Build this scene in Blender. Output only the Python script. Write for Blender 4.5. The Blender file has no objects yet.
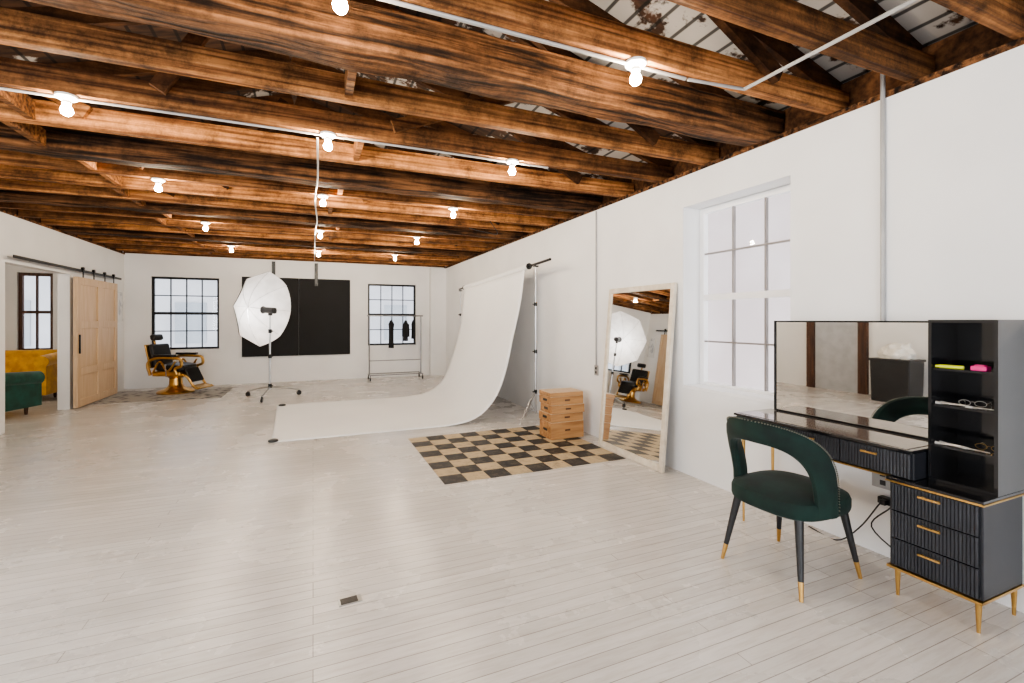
import bpy,bmesh,math,random
from mathutils import Vector,Matrix,Euler,noise
random.seed(4)
S=bpy.context.scene; C=S.collection
WX=3.12; WL=-3.5; WB=11.7; WF=-4.0; H=2.75
# ------------------------------------------------------------ materials
def M(name,col,rough=.5,metal=0,col2=None,scale=6,stretch=(1,1,1),bump=0,sheen=0,coat=0,emit=None,es=0,lo=.35,hi=.65,rand=0,detail=6,bdist=.01,coord='Object'):
    m=bpy.data.materials.new(name); m.use_nodes=True; n=m.node_tree.nodes; l=m.node_tree.links
    b=n['Principled BSDF']
    b.inputs['Base Color'].default_value=(*col,1); b.inputs['Roughness'].default_value=rough; b.inputs['Metallic'].default_value=metal
    if sheen: b.inputs['Sheen Weight'].default_value=sheen; b.inputs['Sheen Roughness'].default_value=.4
    if coat: b.inputs['Coat Weight'].default_value=coat; b.inputs['Coat Roughness'].default_value=.1
    if emit: b.inputs['Emission Color'].default_value=(*emit,1); b.inputs['Emission Strength'].default_value=es
    if col2 is None: col2=tuple(c*.85 for c in col)
    tc=n.new('ShaderNodeTexCoord'); mp=n.new('ShaderNodeMapping'); mp.inputs['Scale'].default_value=stretch
    nz=n.new('ShaderNodeTexNoise'); nz.inputs['Scale'].default_value=scale; nz.inputs['Detail'].default_value=detail
    l.new(tc.outputs[coord],mp.inputs['Vector']); l.new(mp.outputs[0],nz.inputs['Vector'])
    r=n.new('ShaderNodeValToRGB'); r.color_ramp.elements[0].position=lo; r.color_ramp.elements[1].position=hi
    r.color_ramp.elements[0].color=(*col2,1); r.color_ramp.elements[1].color=(*col,1)
    l.new(nz.outputs['Fac'],r.inputs['Fac']); out=r.outputs[0]
    if rand:
        b.inputs['Specular IOR Level'].default_value=.25
        oi=n.new('ShaderNodeObjectInfo'); mr=n.new('ShaderNodeMapRange'); mr.inputs['To Min'].default_value=1-rand; mr.inputs['To Max'].default_value=1+rand
        l.new(oi.outputs['Random'],mr.inputs['Value'])
        ad=n.new('ShaderNodeVectorMath'); ad.operation='ADD'; mu=n.new('ShaderNodeVectorMath'); mu.operation='SCALE'; mu.inputs[0].default_value=(37,25,13)
        l.new(oi.outputs['Random'],mu.inputs['Scale']); l.new(mp.outputs[0],ad.inputs[0]); l.new(mu.outputs[0],ad.inputs[1]); l.new(ad.outputs[0],nz.inputs['Vector'])
        n2=n.new('ShaderNodeTexNoise'); n2.inputs['Scale'].default_value=2.6; n2.inputs['Detail'].default_value=10; n2.inputs['Roughness'].default_value=.8
        a2=n.new('ShaderNodeVectorMath'); a2.operation='ADD'; l.new(tc.outputs[coord],a2.inputs[0]); l.new(mu.outputs[0],a2.inputs[1]); l.new(a2.outputs[0],n2.inputs['Vector'])
        m2=n.new('ShaderNodeMapRange'); m2.inputs['From Min'].default_value=.38; m2.inputs['From Max'].default_value=.58; m2.inputs['To Min'].default_value=.28; m2.inputs['To Max'].default_value=1.12; l.new(n2.outputs['Fac'],m2.inputs['Value'])
        mm=n.new('ShaderNodeMath'); mm.operation='MULTIPLY'; l.new(mr.outputs[0],mm.inputs[0]); l.new(m2.outputs[0],mm.inputs[1])
        sc=n.new('ShaderNodeVectorMath'); sc.operation='SCALE'; l.new(out,sc.inputs[0]); l.new(mm.outputs[0],sc.inputs['Scale']); out=sc.outputs[0]
    l.new(out,b.inputs['Base Color'])
    if bump:
        bp=n.new('ShaderNodeBump'); bp.inputs['Strength'].default_value=bump; bp.inputs['Distance'].default_value=bdist
        l.new(nz.outputs['Fac'],bp.inputs['Height']); l.new(bp.outputs[0],b.inputs['Normal'])
    return m
wall_m=M('wall_paint',(.80,.795,.79),.6,col2=(.75,.745,.74),scale=1.6,bump=.25,bdist=.02,lo=.3,hi=.6)
joist_m=M('joist_wood',(.50,.22,.078),.8,col2=(.11,.042,.015),scale=1.8,stretch=(.6,22,22),bump=.9,rand=.45,lo=.36,hi=.66,detail=14)
rafter_m=M('rafter_wood',(.15,.065,.026),.8,col2=(.04,.017,.008),scale=2,stretch=(.8,12,12),bump=.4,rand=.4,lo=.3,hi=.7)
beam_m=M('old_beam_wood',(.25,.112,.046),.85,col2=(.022,.011,.006),scale=2.2,stretch=(.6,13,13),bump=1,bdist=.04,rand=.3,lo=.38,hi=.64,detail=14)
dark_wood=M('dark_wood',(.10,.04,.018),.45,col2=(.04,.015,.008),scale=3,stretch=(8,8,.7),bump=.2)
pine_m=M('pine_door',(.64,.47,.31),.5,col2=(.56,.39,.24),scale=3,stretch=(8,8,.6),bump=.1)
apple_m=M('birch_box',(.48,.26,.11),.5,col2=(.30,.14,.05),scale=3,stretch=(.8,8,8),bump=.2)
gold=M('brass',(.72,.46,.17),.3,1,col2=(.55,.33,.11))
black=M('black_satin',(.018,.018,.02),.4,col2=(.012,.012,.013))
blackgl=M('black_gloss',(.012,.012,.014),.08,col2=(.01,.01,.011),coat=.5)
glasstop=M('smoked_glass_top',(.36,.34,.33),.06,.7,col2=(.31,.29,.28))
blackmet=M('black_metal',(.02,.02,.02),.35,.6)
navy=M('charcoal_lacquer',(.020,.021,.026),.35,col2=(.015,.016,.02))
leather=M('black_leather',(.012,.012,.013),.35,scale=40,bump=.2,bdist=.004)
velvet=M('green_velvet',(.0022,.022,.0155),.85,col2=(.001,.009,.0068),scale=9,sheen=.07,bump=.15)
greenv2=M('teal_velvet',(.008,.075,.055),.7,col2=(.004,.04,.03),scale=9,sheen=.3)
yellowv=M('mustard_velvet',(.75,.40,.03),.7,col2=(.55,.27,.02),scale=9,sheen=.4)
steel=M('steel',(.55,.55,.56),.3,1)
galv=M('galvanised_conduit',(.42,.41,.40),.5,.4)
whitep=M('white_plastic',(.82,.82,.80),.4)
whitef=M('white_window_paint',(.86,.85,.85),.4,col2=(.83,.82,.82))
munt=M('grey_brown_muntin',(.27,.245,.235),.5,col2=(.22,.20,.19))
paper=M('seamless_paper',(.86,.86,.86),.65,col2=(.83,.83,.83),scale=1)
cream=M('cream_frame',(.70,.63,.52),.5,col2=(.58,.50,.39),scale=12,bump=.3)
umbw=M('umbrella_white',(.93,.93,.95),.5)
umbk=M('umbrella_black',(.01,.01,.01),.6)
clothb=M('dark_cloth',(.012,.012,.014),.9,scale=12,bump=.3)
clothw=M('white_cloth',(.85,.83,.78),.9,scale=8,bump=.4)
pink=M('pink_plastic',(.85,.04,.28),.4); yel=M('yellow_plastic',(.75,.80,.05),.4); clearp=M('pale_plastic',(.45,.43,.40),.25)
boardk=M('blackboard',(.008,.008,.009),.75,col2=(.006,.006,.006),scale=2)
greyp=M('grey_paint',(.45,.46,.48),.5)
mirror_m=M('mirror_silver',(.90,.91,.91),.015,1,col2=(.90,.91,.91))
bulb_m=M('lit_bulb',(1,.9,.8),.3,emit=(1,.84,.64),es=560)
art_m=M('pale_print',(.70,.70,.70),.6,col2=(.45,.46,.5),scale=7,lo=.4,hi=.5)
facade_b=M('outdoor_render',(.50,.51,.54),.9,col2=(.42,.43,.46),scale=.8)
facade_p=M('outdoor_blush_render',(.62,.545,.535),.9,col2=(.54,.465,.455),scale=.8)
facade_w=M('outdoor_panes',(.34,.37,.41),.4,col2=(.28,.31,.35),scale=1)
def glass_mat():
    m=bpy.data.materials.new('window_glass'); m.use_nodes=True; n=m.node_tree.nodes; l=m.node_tree.links
    n.remove(n['Principled BSDF']); t=n.new('ShaderNodeBsdfTransparent'); g=n.new('ShaderNodeBsdfGlossy'); g.inputs['Roughness'].default_value=.02
    mx=n.new('ShaderNodeMixShader'); mx.inputs[0].default_value=.015
    l.new(t.outputs[0],mx.inputs[1]); l.new(g.outputs[0],mx.inputs[2]); l.new(mx.outputs[0],n['Material Output'].inputs[0]); return m
glass=glass_mat()
def floor_mat():
    m=bpy.data.materials.new('painted_floorboards'); m.use_nodes=True; n=m.node_tree.nodes; l=m.node_tree.links; b=n['Principled BSDF']
    tc=n.new('ShaderNodeTexCoord')
    br=n.new('ShaderNodeTexBrick'); br.inputs['Scale'].default_value=1; br.inputs['Brick Width'].default_value=2.6; br.inputs['Row Height'].default_value=.075
    br.inputs['Mortar Size'].default_value=.0020; br.inputs['Mortar Smooth'].default_value=.3; br.offset=.37; br.offset_frequency=3
    br.inputs['Color1'].default_value=(.72,.69,.66,1); br.inputs['Color2'].default_value=(.635,.605,.575,1); br.inputs['Mortar'].default_value=(.35,.315,.285,1)
    l.new(tc.outputs['Object'],br.inputs['Vector'])
    mp=n.new('ShaderNodeMapping'); mp.inputs['Scale'].default_value=(1.5,14,1); l.new(tc.outputs['Object'],mp.inputs['Vector'])
    nz=n.new('ShaderNodeTexNoise'); nz.inputs['Scale'].default_value=2.6; nz.inputs['Detail'].default_value=12; nz.inputs['Roughness'].default_value=.7; l.new(mp.outputs[0],nz.inputs['Vector'])
    rp=n.new('ShaderNodeValToRGB'); rp.color_ramp.elements[0].position=.30; rp.color_ramp.elements[1].position=.55
    rp.color_ramp.elements[0].color=(.84,.815,.79,1); rp.color_ramp.elements[1].color=(1,1,1,1); l.new(nz.outputs['Fac'],rp.inputs['Fac'])
    mx=n.new('ShaderNodeMix'); mx.data_type='RGBA'; mx.blend_type='MULTIPLY'; mx.inputs[0].default_value=1
    l.new(br.outputs['Color'],mx.inputs[6]); l.new(rp.outputs[0],mx.inputs[7])
    n2=n.new('ShaderNodeTexNoise'); n2.inputs['Scale'].default_value=9; n2.inputs['Detail'].default_value=12; n2.inputs['Roughness'].default_value=.85
    mp2=n.new('ShaderNodeMapping'); mp2.inputs['Scale'].default_value=(1,3.2,1); l.new(tc.outputs['Object'],mp2.inputs['Vector']); l.new(mp2.outputs[0],n2.inputs['Vector'])
    r2=n.new('ShaderNodeValToRGB'); r2.color_ramp.elements[0].position=.30; r2.color_ramp.elements[1].position=.345
    r2.color_ramp.elements[0].color=(.30,.25,.20,1); r2.color_ramp.elements[1].color=(1,1,1,1); l.new(n2.outputs['Fac'],r2.inputs['Fac'])
    m3=n.new('ShaderNodeMix'); m3.data_type='RGBA'; m3.blend_type='MULTIPLY'; m3.inputs[0].default_value=.8
    l.new(mx.outputs[2],m3.inputs[6]); l.new(r2.outputs[0],m3.inputs[7])
    n3=n.new('ShaderNodeTexNoise'); n3.inputs['Scale'].default_value=1.1; n3.inputs['Detail'].default_value=8; n3.inputs['Roughness'].default_value=.6; l.new(tc.outputs['Object'],n3.inputs['Vector'])
    r3=n.new('ShaderNodeMapRange'); r3.inputs['From Min'].default_value=.3; r3.inputs['From Max'].default_value=.7; r3.inputs['To Min'].default_value=.90; r3.inputs['To Max'].default_value=1.05; l.new(n3.outputs['Fac'],r3.inputs['Value'])
    sc=n.new('ShaderNodeVectorMath'); sc.operation='SCALE'; l.new(m3.outputs[2],sc.inputs[0]); l.new(r3.outputs[0],sc.inputs['Scale']); l.new(sc.outputs[0],b.inputs['Base Color'])
    rr=n.new('ShaderNodeMapRange'); rr.inputs['From Min'].default_value=.3; rr.inputs['From Max'].default_value=.7; rr.inputs['To Min'].default_value=.18; rr.inputs['To Max'].default_value=.34; l.new(n3.outputs['Fac'],rr.inputs['Value']); l.new(rr.outputs[0],b.inputs['Roughness'])
    ma=n.new('ShaderNodeMath'); ma.operation='MULTIPLY_ADD'; ma.inputs[1].default_value=-1; l.new(br.outputs['Fac'],ma.inputs[0])
    m4=n.new('ShaderNodeMath'); m4.operation='MULTIPLY'; m4.inputs[1].default_value=.5; l.new(nz.outputs['Fac'],m4.inputs[0]); l.new(m4.outputs[0],ma.inputs[2])
    bp=n.new('ShaderNodeBump'); bp.inputs['Strength'].default_value=.4; bp.inputs['Distance'].default_value=.005; l.new(ma.outputs[0],bp.inputs['Height']); l.new(bp.outputs[0],b.inputs['Normal'])
    return m
def checker_mat():
    m=M('checker_floorcloth',(1,1,1),.55); n=m.node_tree.nodes; l=m.node_tree.links; b=n['Principled BSDF']
    tc=n.new('ShaderNodeTexCoord'); ck=n.new('ShaderNodeTexChecker'); ck.inputs['Scale'].default_value=1/.208
    ck.inputs['Color1'].default_value=(.50,.39,.24,1); ck.inputs['Color2'].default_value=(.022,.022,.024,1)
    mp=n.new('ShaderNodeMapping'); mp.inputs['Location'].default_value=(0,0,.05); l.new(tc.outputs['Object'],mp.inputs['Vector']); l.new(mp.outputs[0],ck.inputs['Vector'])
    nz=n.new('ShaderNodeTexNoise'); nz.inputs['Scale'].default_value=11; nz.inputs['Detail'].default_value=12; nz.inputs['Roughness'].default_value=.8; l.new(tc.outputs['Object'],nz.inputs['Vector'])
    rp=n.new('ShaderNodeValToRGB'); rp.color_ramp.elements[0].position=.48; rp.color_ramp.elements[1].position=.68; rp.color_ramp.elements[0].color=(.0,.0,.0,1); rp.color_ramp.elements[1].color=(.7,.7,.7,1)
    l.new(nz.outputs['Fac'],rp.inputs['Fac'])
    mx=n.new('ShaderNodeMix'); mx.data_type='RGBA'; l.new(rp.outputs[0],mx.inputs[0]); l.new(ck.outputs[0],mx.inputs[6]); mx.inputs[7].default_value=(.17,.135,.095,1)
    l.new(mx.outputs[2],b.inputs['Base Color']); return m
def persian_mat():
    m=M('faded_rug',(1,1,1),.95); n=m.node_tree.nodes; l=m.node_tree.links; b=n['Principled BSDF']
    tc=n.new('ShaderNodeTexCoord'); v=n.new('ShaderNodeTexVoronoi'); v.inputs['Scale'].default_value=7; v.distance='MANHATTAN'; l.new(tc.outputs['Object'],v.inputs['Vector'])
    rp=n.new('ShaderNodeValToRGB'); e=rp.color_ramp.elements; e[0].color=(.08,.08,.085,1); e[1].color=(.42,.40,.37,1); e[0].position=.2; e[1].position=.7
    x=e.new(.45); x.color=(.19,.185,.18,1); l.new(v.outputs['Distance'],rp.inputs['Fac']); l.new(rp.outputs[0],b.inputs['Base Color']); return m
def roof_mat():
    m=M('roof_boards',(.085,.038,.018),.85,col2=(.022,.011,.007),scale=2,stretch=(1,9,6),bump=.6); n=m.node_tree.nodes; l=m.node_tree.links; b=n['Principled BSDF']
    base=b.inputs['Base Color'].links[0].from_socket
    tc=n.new('ShaderNodeTexCoord'); nz=n.new('ShaderNodeTexNoise'); nz.inputs['Scale'].default_value=1.6; nz.inputs['Detail'].default_value=8; nz.inputs['Roughness'].default_value=.65; l.new(tc.outputs['Object'],nz.inputs['Vector'])
    sx=n.new('ShaderNodeSeparateXYZ'); l.new(tc.outputs['Object'],sx.inputs[0])
    mr=n.new('ShaderNodeMapRange'); mr.inputs['From Min'].default_value=-1; mr.inputs['From Max'].default_value=2.2; mr.inputs['To Min'].default_value=-.10; mr.inputs['To Max'].default_value=.065; l.new(sx.outputs['X'],mr.inputs['Value'])
    ad=n.new('ShaderNodeMath'); l.new(nz.outputs['Fac'],ad.inputs[0]); l.new(mr.outputs[0],ad.inputs[1])
    rp=n.new('ShaderNodeValToRGB'); rp.color_ramp.elements[0].position=.52; rp.color_ramp.elements[1].position=.55; l.new(ad.outputs[0],rp.inputs['Fac'])
    wv=n.new('ShaderNodeTexWave'); wv.bands_direction='X'; wv.inputs['Scale'].default_value=2.1; l.new(tc.outputs['Object'],wv.inputs['Vector'])
    r2=n.new('ShaderNodeValToRGB'); r2.color_ramp.elements[0].position=.03; r2.color_ramp.elements[1].position=.10; l.new(wv.outputs['Fac'],r2.inputs['Fac'])
    mx=n.new('ShaderNodeMix'); mx.data_type='RGBA'; l.new(rp.outputs[0],mx.inputs[0]); l.new(base,mx.inputs[6]); mx.inputs[7].default_value=(.48,.45,.42,1)
    m3=n.new('ShaderNodeMix'); m3.data_type='RGBA'; m3.blend_type='MULTIPLY'; m3.inputs[0].default_value=.85; l.new(mx.outputs[2],m3.inputs[6]); l.new(r2.outputs[0],m3.inputs[7])
    l.new(m3.outputs[2],b.inputs['Base Color']); return m
# ------------------------------------------------------------ mesh helpers
def box(bm,x0,x1,y0,y1,z0,z1,mx=None):
    vs=[bm.verts.new((x,y,z)) for x in(x0,x1) for y in(y0,y1) for z in(z0,z1)]
    for f in((0,1,3,2),(4,6,7,5),(0,4,5,1),(2,3,7,6),(0,2,6,4),(1,5,7,3)): bm.faces.new([vs[i] for i in f])
    if mx:
        for v in vs: v.co=mx@v.co
    return vs
def cyl(bm,p0,p1,r,r2=None,seg=16):
    p0=Vector(p0);p1=Vector(p1);d=p1-p0
    mat=Matrix.Translation((p0+p1)/2)@d.to_track_quat('Z','Y').to_matrix().to_4x4()
    bmesh.ops.create_cone(bm,cap_ends=True,segments=seg,radius1=r,radius2=r if r2 is None else r2,depth=d.length,matrix=mat)
def sph(bm,c,r,s=(1,1,1),seg=16,rot=None):
    m=Matrix.Translation(c)
    if rot: m=m@Euler(rot).to_matrix().to_4x4()
    m=m@Matrix.Diagonal((*s,1))
    bmesh.ops.create_uvsphere(bm,u_segments=seg,v_segments=max(6,seg//2+2),radius=r,matrix=m)
def tube(bm,pts,r,seg=8,closed=False):
    pts=[Vector(p) for p in pts]; n=len(pts); rings=[]; up=None
    for i,p in enumerate(pts):
        a=pts[(i-1)%n] if (i or closed) else p; b=pts[(i+1)%n] if (i<n-1 or closed) else p
        t=(b-a).normalized()
        if up is None: up=t.orthogonal().normalized()
        up=(up-t*up.dot(t)).normalized(); w=t.cross(up)
        rr=r[i] if isinstance(r,(list,tuple)) else r
        rings.append([bm.verts.new(p+(up*math.cos(k*2*math.pi/seg)+w*math.sin(k*2*math.pi/seg))*rr) for k in range(seg)])
    for i in range(n if closed else n-1):
        A=rings[i];B=rings[(i+1)%n]
        for k in range(seg): bm.faces.new((A[k],A[(k+1)%seg],B[(k+1)%seg],B[k]))
    if not closed: bm.faces.new(rings[0][::-1]); bm.faces.new(rings[-1])
def smoothpts(pts,n=6):
    P=[Vector(p) for p in pts]; P=[2*P[0]-P[1]]+P+[2*P[-1]-P[-2]]; out=[]
    for i in range(1,len(P)-2):
        for k in range(n):
            t=k/n; a,b,c,d=P[i-1:i+3]
            out.append(.5*((2*b)+(c-a)*t+(2*a-5*b+4*c-d)*t*t+(3*b-a-3*c+d)*t**3))
    out.append(P[-2]); return out
def lathe(bm,prof,c=(0,0,0),seg=24):
    rings=[]
    for r,z in prof: rings.append([bm.verts.new((c[0]+r*math.cos(k*2*math.pi/seg),c[1]+r*math.sin(k*2*math.pi/seg),c[2]+z)) for k in range(seg)])
    for A,B in zip(rings,rings[1:]):
        for k in range(seg): bm.faces.new((A[k],A[(k+1)%seg],B[(k+1)%seg],B[k]))
    bm.faces.new(rings[0][::-1]); bm.faces.new(rings[-1])
def cushion(bm,cx,cy,z0,z1,a,b,p=4,seg=40,puff=.03):
    h=z1-z0; prof=[(.90,0),(.98,.12),(1,.3),(1,.65),(.97,.85),(.88,.97),(.6,1.0+puff/h*.6),(.25,1+puff/h)]
    rings=[]
    for s,t in prof:
        rg=[]
        for k in range(seg):
            th=k*2*math.pi/seg; c=math.cos(th); sn=math.sin(th)
            rg.append(bm.verts.new((cx+a*s*math.copysign(abs(c)**(2/p),c),cy+b*s*math.copysign(abs(sn)**(2/p),sn),z0+h*t)))
        rings.append(rg)
    for A,B in zip(rings,rings[1:]):
        for k in range(seg): bm.faces.new((A[k],A[(k+1)%seg],B[(k+1)%seg],B[k]))
    bm.faces.new(rings[0][::-1]); bm.faces.new(rings[-1])
def finish(name,bm,mat,smooth,bevel):
    bmesh.ops.recalc_face_normals(bm,faces=bm.faces[:])
    if smooth:
        for f in bm.faces: f.smooth=True
        for e in bm.edges:
            if len(e.link_faces)==2 and e.calc_face_angle(0)>math.radians(40): e.smooth=False
    me=bpy.data.meshes.new(name); bm.to_mesh(me); bm.free(); me.materials.append(mat)
    o=bpy.data.objects.new(name,me); C.objects.link(o)
    if bevel:
        b=o.modifiers.new('Bevel','BEVEL'); b.width=bevel; b.segments=2; b.limit_method='ANGLE'
    return o
def part(name,parent,bm,mat,smooth=False,bevel=0,label=None):
    o=finish(name,bm,mat,smooth,bevel); o.parent=parent
    if label: o['label']=label
    return o
def tag(o,label,cat,group=None):
    o['label']=label; o['category']=cat
    if group: o['group']=group
    return o
def thing(name,label,cat,loc=(0,0,0),rz=0,rot=None,group=None):
    o=bpy.data.objects.new(name,None); o.empty_display_size=.1; C.objects.link(o); o.location=loc; o.rotation_euler=rot or (0,0,rz)
    return tag(o,label,cat,group)
def solo(name,label,cat,bm,mat,loc=(0,0,0),rz=0,smooth=False,bevel=0,group=None):
    o=finish(name,bm,mat,smooth,bevel); o.location=loc; o.rotation_euler=(0,0,rz); return tag(o,label,cat,group)
def struct(name,bm,mat,bevel=0,label=None):
    o=finish(name,bm,mat,False,bevel); o['kind']='structure'
    if label: o['label']=label
    return o
def clone(root,loc,rz=None):
    def rec(o,par):
        c=o.copy(); C.objects.link(c)
        if par: c.parent=par; c.matrix_parent_inverse=o.matrix_parent_inverse.copy()
        for ch in o.children: rec(ch,c)
        return c
    r=rec(root,None); r.location=loc
    if rz is not None: r.rotation_euler=(0,0,rz)
    return r
B=bmesh.new
# ------------------------------------------------------------ room shell
b=B(); box(b,-6.9,3.5,WF-.2,WB+.3,-.1,0); struct('floor',b,floor_mat())
def wallh(name,axis,f0,f1,a0,a1,z0,z1,holes,mat=wall_m):
    b=B()
    cuts=sorted({a0,a1,*[h[0] for h in holes],*[h[1] for h in holes]})
    for c0,c1 in zip(cuts,cuts[1:]):
        mid=(c0+c1)/2; hz=[(h[2],h[3]) for h in holes if h[0]<mid<h[1]]; z=z0; segs=[]
        for q0,q1 in sorted(hz):
            if q0>z: segs.append((z,q0))
            z=q1
        segs.append((z,z1))
        for s0,s1 in segs:
            if axis=='X': box(b,f0,f1,c0,c1,s0,s1)
            else: box(b,c0,c1,f0,f1,s0,s1)
    bmesh.ops.remove_doubles(b,verts=b.verts[:],dist=1e-5)
    return struct(name,b,mat)
RW=(2.26,3.30,.78,2.43)
wallh('wall_right','X',WX,WX+.3,WF,WB,0,H,[RW])
bw=[(-3.06,-1.86,.78,2.30),(1.22,2.38,.78,2.28),(-5.12,-4.60,.8,2.3)]
wallh('wall_back','Y',WB,WB+.25,-6.9,WX+.3,0,4.5,bw)
LO=(7.75,9.42,0,2.12); LW=(-.6,2.9,.8,2.45)
wallh('wall_left','X',WL-.15,WL,WF,WB,0,H,[LO,LW])
FW=(-2.3,1.9,.7,2.5)
wallh('wall_front','Y',WF-.2,WF,-6.9,WX+.3,0,4.5,[FW])
wallh('wall_side_room','X',-6.9,-6.75,WF,WB,0,H,[])
b=B(); box(b,-6.9,WL-.15,WF,WB,H,H+.1); struct('ceiling',b,wall_m,label='white painted ceiling of the side room')
RX=-.2; RZ=4.05; EZ=2.96
b=B()
for sgn,ex in((1,3.45),(-1,-3.75)):
    vs=[b.verts.new(p) for p in((ex,WF,EZ),(ex,WB,EZ),(RX,WB,RZ),(RX,WF,RZ))]; b.faces.new(vs)
    v2=[b.verts.new((v.co.x,v.co.y,v.co.z+.08)) for v in vs]; b.faces.new(v2[::-1])
struct('ceiling',b,roof_mat(),label='underside of pitched roof boards with patchy plaster')
b=B(); box(b,WX+.16,WX+.29,WF,WB,H+.001,EZ+.03); struct('trim_1',b,rafter_m)
b=B(); box(b,WL-.15,WL-.03,WF,WB,H+.001,EZ+.03); struct('trim_2',b,rafter_m)
b=B(); box(b,WX-.01,WX+.13,WF,WB,H-.035,H-.001); struct('trim_3',b,beam_m,label='rough dark wall plate under the joists')
b=B(); box(b,WL-.05,WL+.012,WF,WB,H-.03,H-.001); struct('trim_4',b,beam_m)
b=B(); box(b,WL,WX,WB-.03,WB-.001,H+.0,H+.25); struct('trim_5',b,joist_m)
b=B(); box(b,2.72,WX-.001,WB-.16,WB-.001,0,H-.04); struct('trim_6',b,wall_m,label='boxed white pipe chase in the corner')
# joists
JH=.155
bigY=[-2.2,.12,2.5,4.9,7.0,9.2]
jY=[-3.7,-3.2,-2.7,-1.7,-1.15,-.6,.62,1.08,1.52,1.98,3.05,3.62,4.22,5.42,5.95,6.47,7.55,8.1,8.65,9.75,10.3,10.85,11.35]
def beam(w,h,amp,sag):
    b=B(); n=60; vsr=[]
    for i in range(n+1):
        x=WL-.02+(WX-WL+.16)*i/n; r=[]; free=WL+.02<x<WX-.04
        for (yy,zz) in((-w/2,H),(w/2,H),(w/2,H+h),(-w/2,H+h)):
            q=noise.noise(Vector((x*1.3,yy*30,zz)))*amp
            r.append(b.verts.new((x,yy+q,zz+((noise.noise(Vector((x*2,yy*20,zz+5)))*amp-sag) if zz<H+.05 and free else 0))))
        vsr.append(r)
    for A,Q in zip(vsr,vsr[1:]):
        for k in range(4): b.faces.new((A[k],A[(k+1)%4],Q[(k+1)%4],Q[k]))
    b.faces.new(vsr[0]); b.faces.new(vsr[-1]); return b
j0=solo('ceiling_joist','long orange-brown sawn timber joist spanning the room','joist',beam(.064,JH,.003,.0),joist_m,(0,jY[0],0),bevel=.004,group='exposed ceiling joists')
for y in jY[1:]:
    c=j0.copy(); C.objects.link(c); c.location=(0,y,0)
k0=solo('ceiling_beam','thick rough-hewn dark timber beam spanning the room','beam',beam(.19,.22,.03,.02),beam_m,(0,bigY[0],0),bevel=.006,group='rough-hewn ceiling beams')
for y in bigY[1:]:
    c=k0.copy(); C.objects.link(c); c.location=(0,y,0)
def slopebox(bm,pa,pb,w,h):
    pa=Vector(pa);pb=Vector(pb);d=pb-pa
    ax=d.normalized(); yv=Vector((0,1,0)); zv=ax.cross(yv).normalized(); m=Matrix((ax,yv,zv)).transposed().to_4x4(); m.translation=pa
    box(bm,0,d.length,-w/2,w/2,-h/2,h/2,m)
b=B(); slopebox(b,(3.36,0,EZ-.03),(RX+.02,0,RZ-.07),.048,.13)
r0=solo('roof_rafter','dark sloping timber rafter under the roof boards','rafter',b,rafter_m,(0,-3.65,0),group='roof rafters')
b=B(); slopebox(b,(-3.64,0,EZ-.03),(RX-.02,0,RZ-.07),.048,.13)
r1=solo('roof_rafter','dark sloping timber rafter under the roof boards','rafter',b,rafter_m,(0,-3.65,0),group='roof rafters')
allb=sorted([(y,.032) for y in jY]+[(y,.095) for y in bigY])
for (y,w_) in allb[1:]:
    for q in(r0,r1):
        c=q.copy(); C.objects.link(c); c.location=(0,y+w_+.030,0)
def brace(pa,pb,mat,w=.045,h=.09):
    b=B(); slopebox(b,pa,pb,w,h); return b
sp=[((.55,0,H+.10),(1.75,0,3.36),joist_m),((2.55,0,H+.10),(1.35,0,3.50),rafter_m),((-.9,0,H+.10),(-.3,0,3.9),rafter_m),((-1.45,0,H+.10),(-2.3,0,3.3),joist_m)]
for i,(pa,pb,mt) in enumerate(sp):
    src=None
    for j,(y,w_) in enumerate(allb):
        if y<.4 or y>9 or w_>.05 or (j+i)%2: continue
        yy=y-w_-.0235
        if src is None: src=solo('truss_brace','diagonal timber brace rising from joist to rafter','brace',brace(pa,pb,mt),mt,(0,yy,0),group='diagonal braces')
        else:
            c=src.copy(); C.objects.link(c); c.location=(0,yy,0)
for i,((ya,wa),(yb,wb)) in enumerate(zip(allb,allb[1:])):
    if ya<.0: continue
    for xb in((-1.95,) if i%2 else (-1.9,.2)):
        b=B(); g0=ya+wa; g1=yb-wb; box(b,-.022,.022,g0-ya,g1-ya,H+.012,H+.14)
        solo('bridging_block','short timber block between two joists','timber block',b,joist_m,(xb+(i%3)*.07,ya,0),group='bridging blocks')
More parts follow.
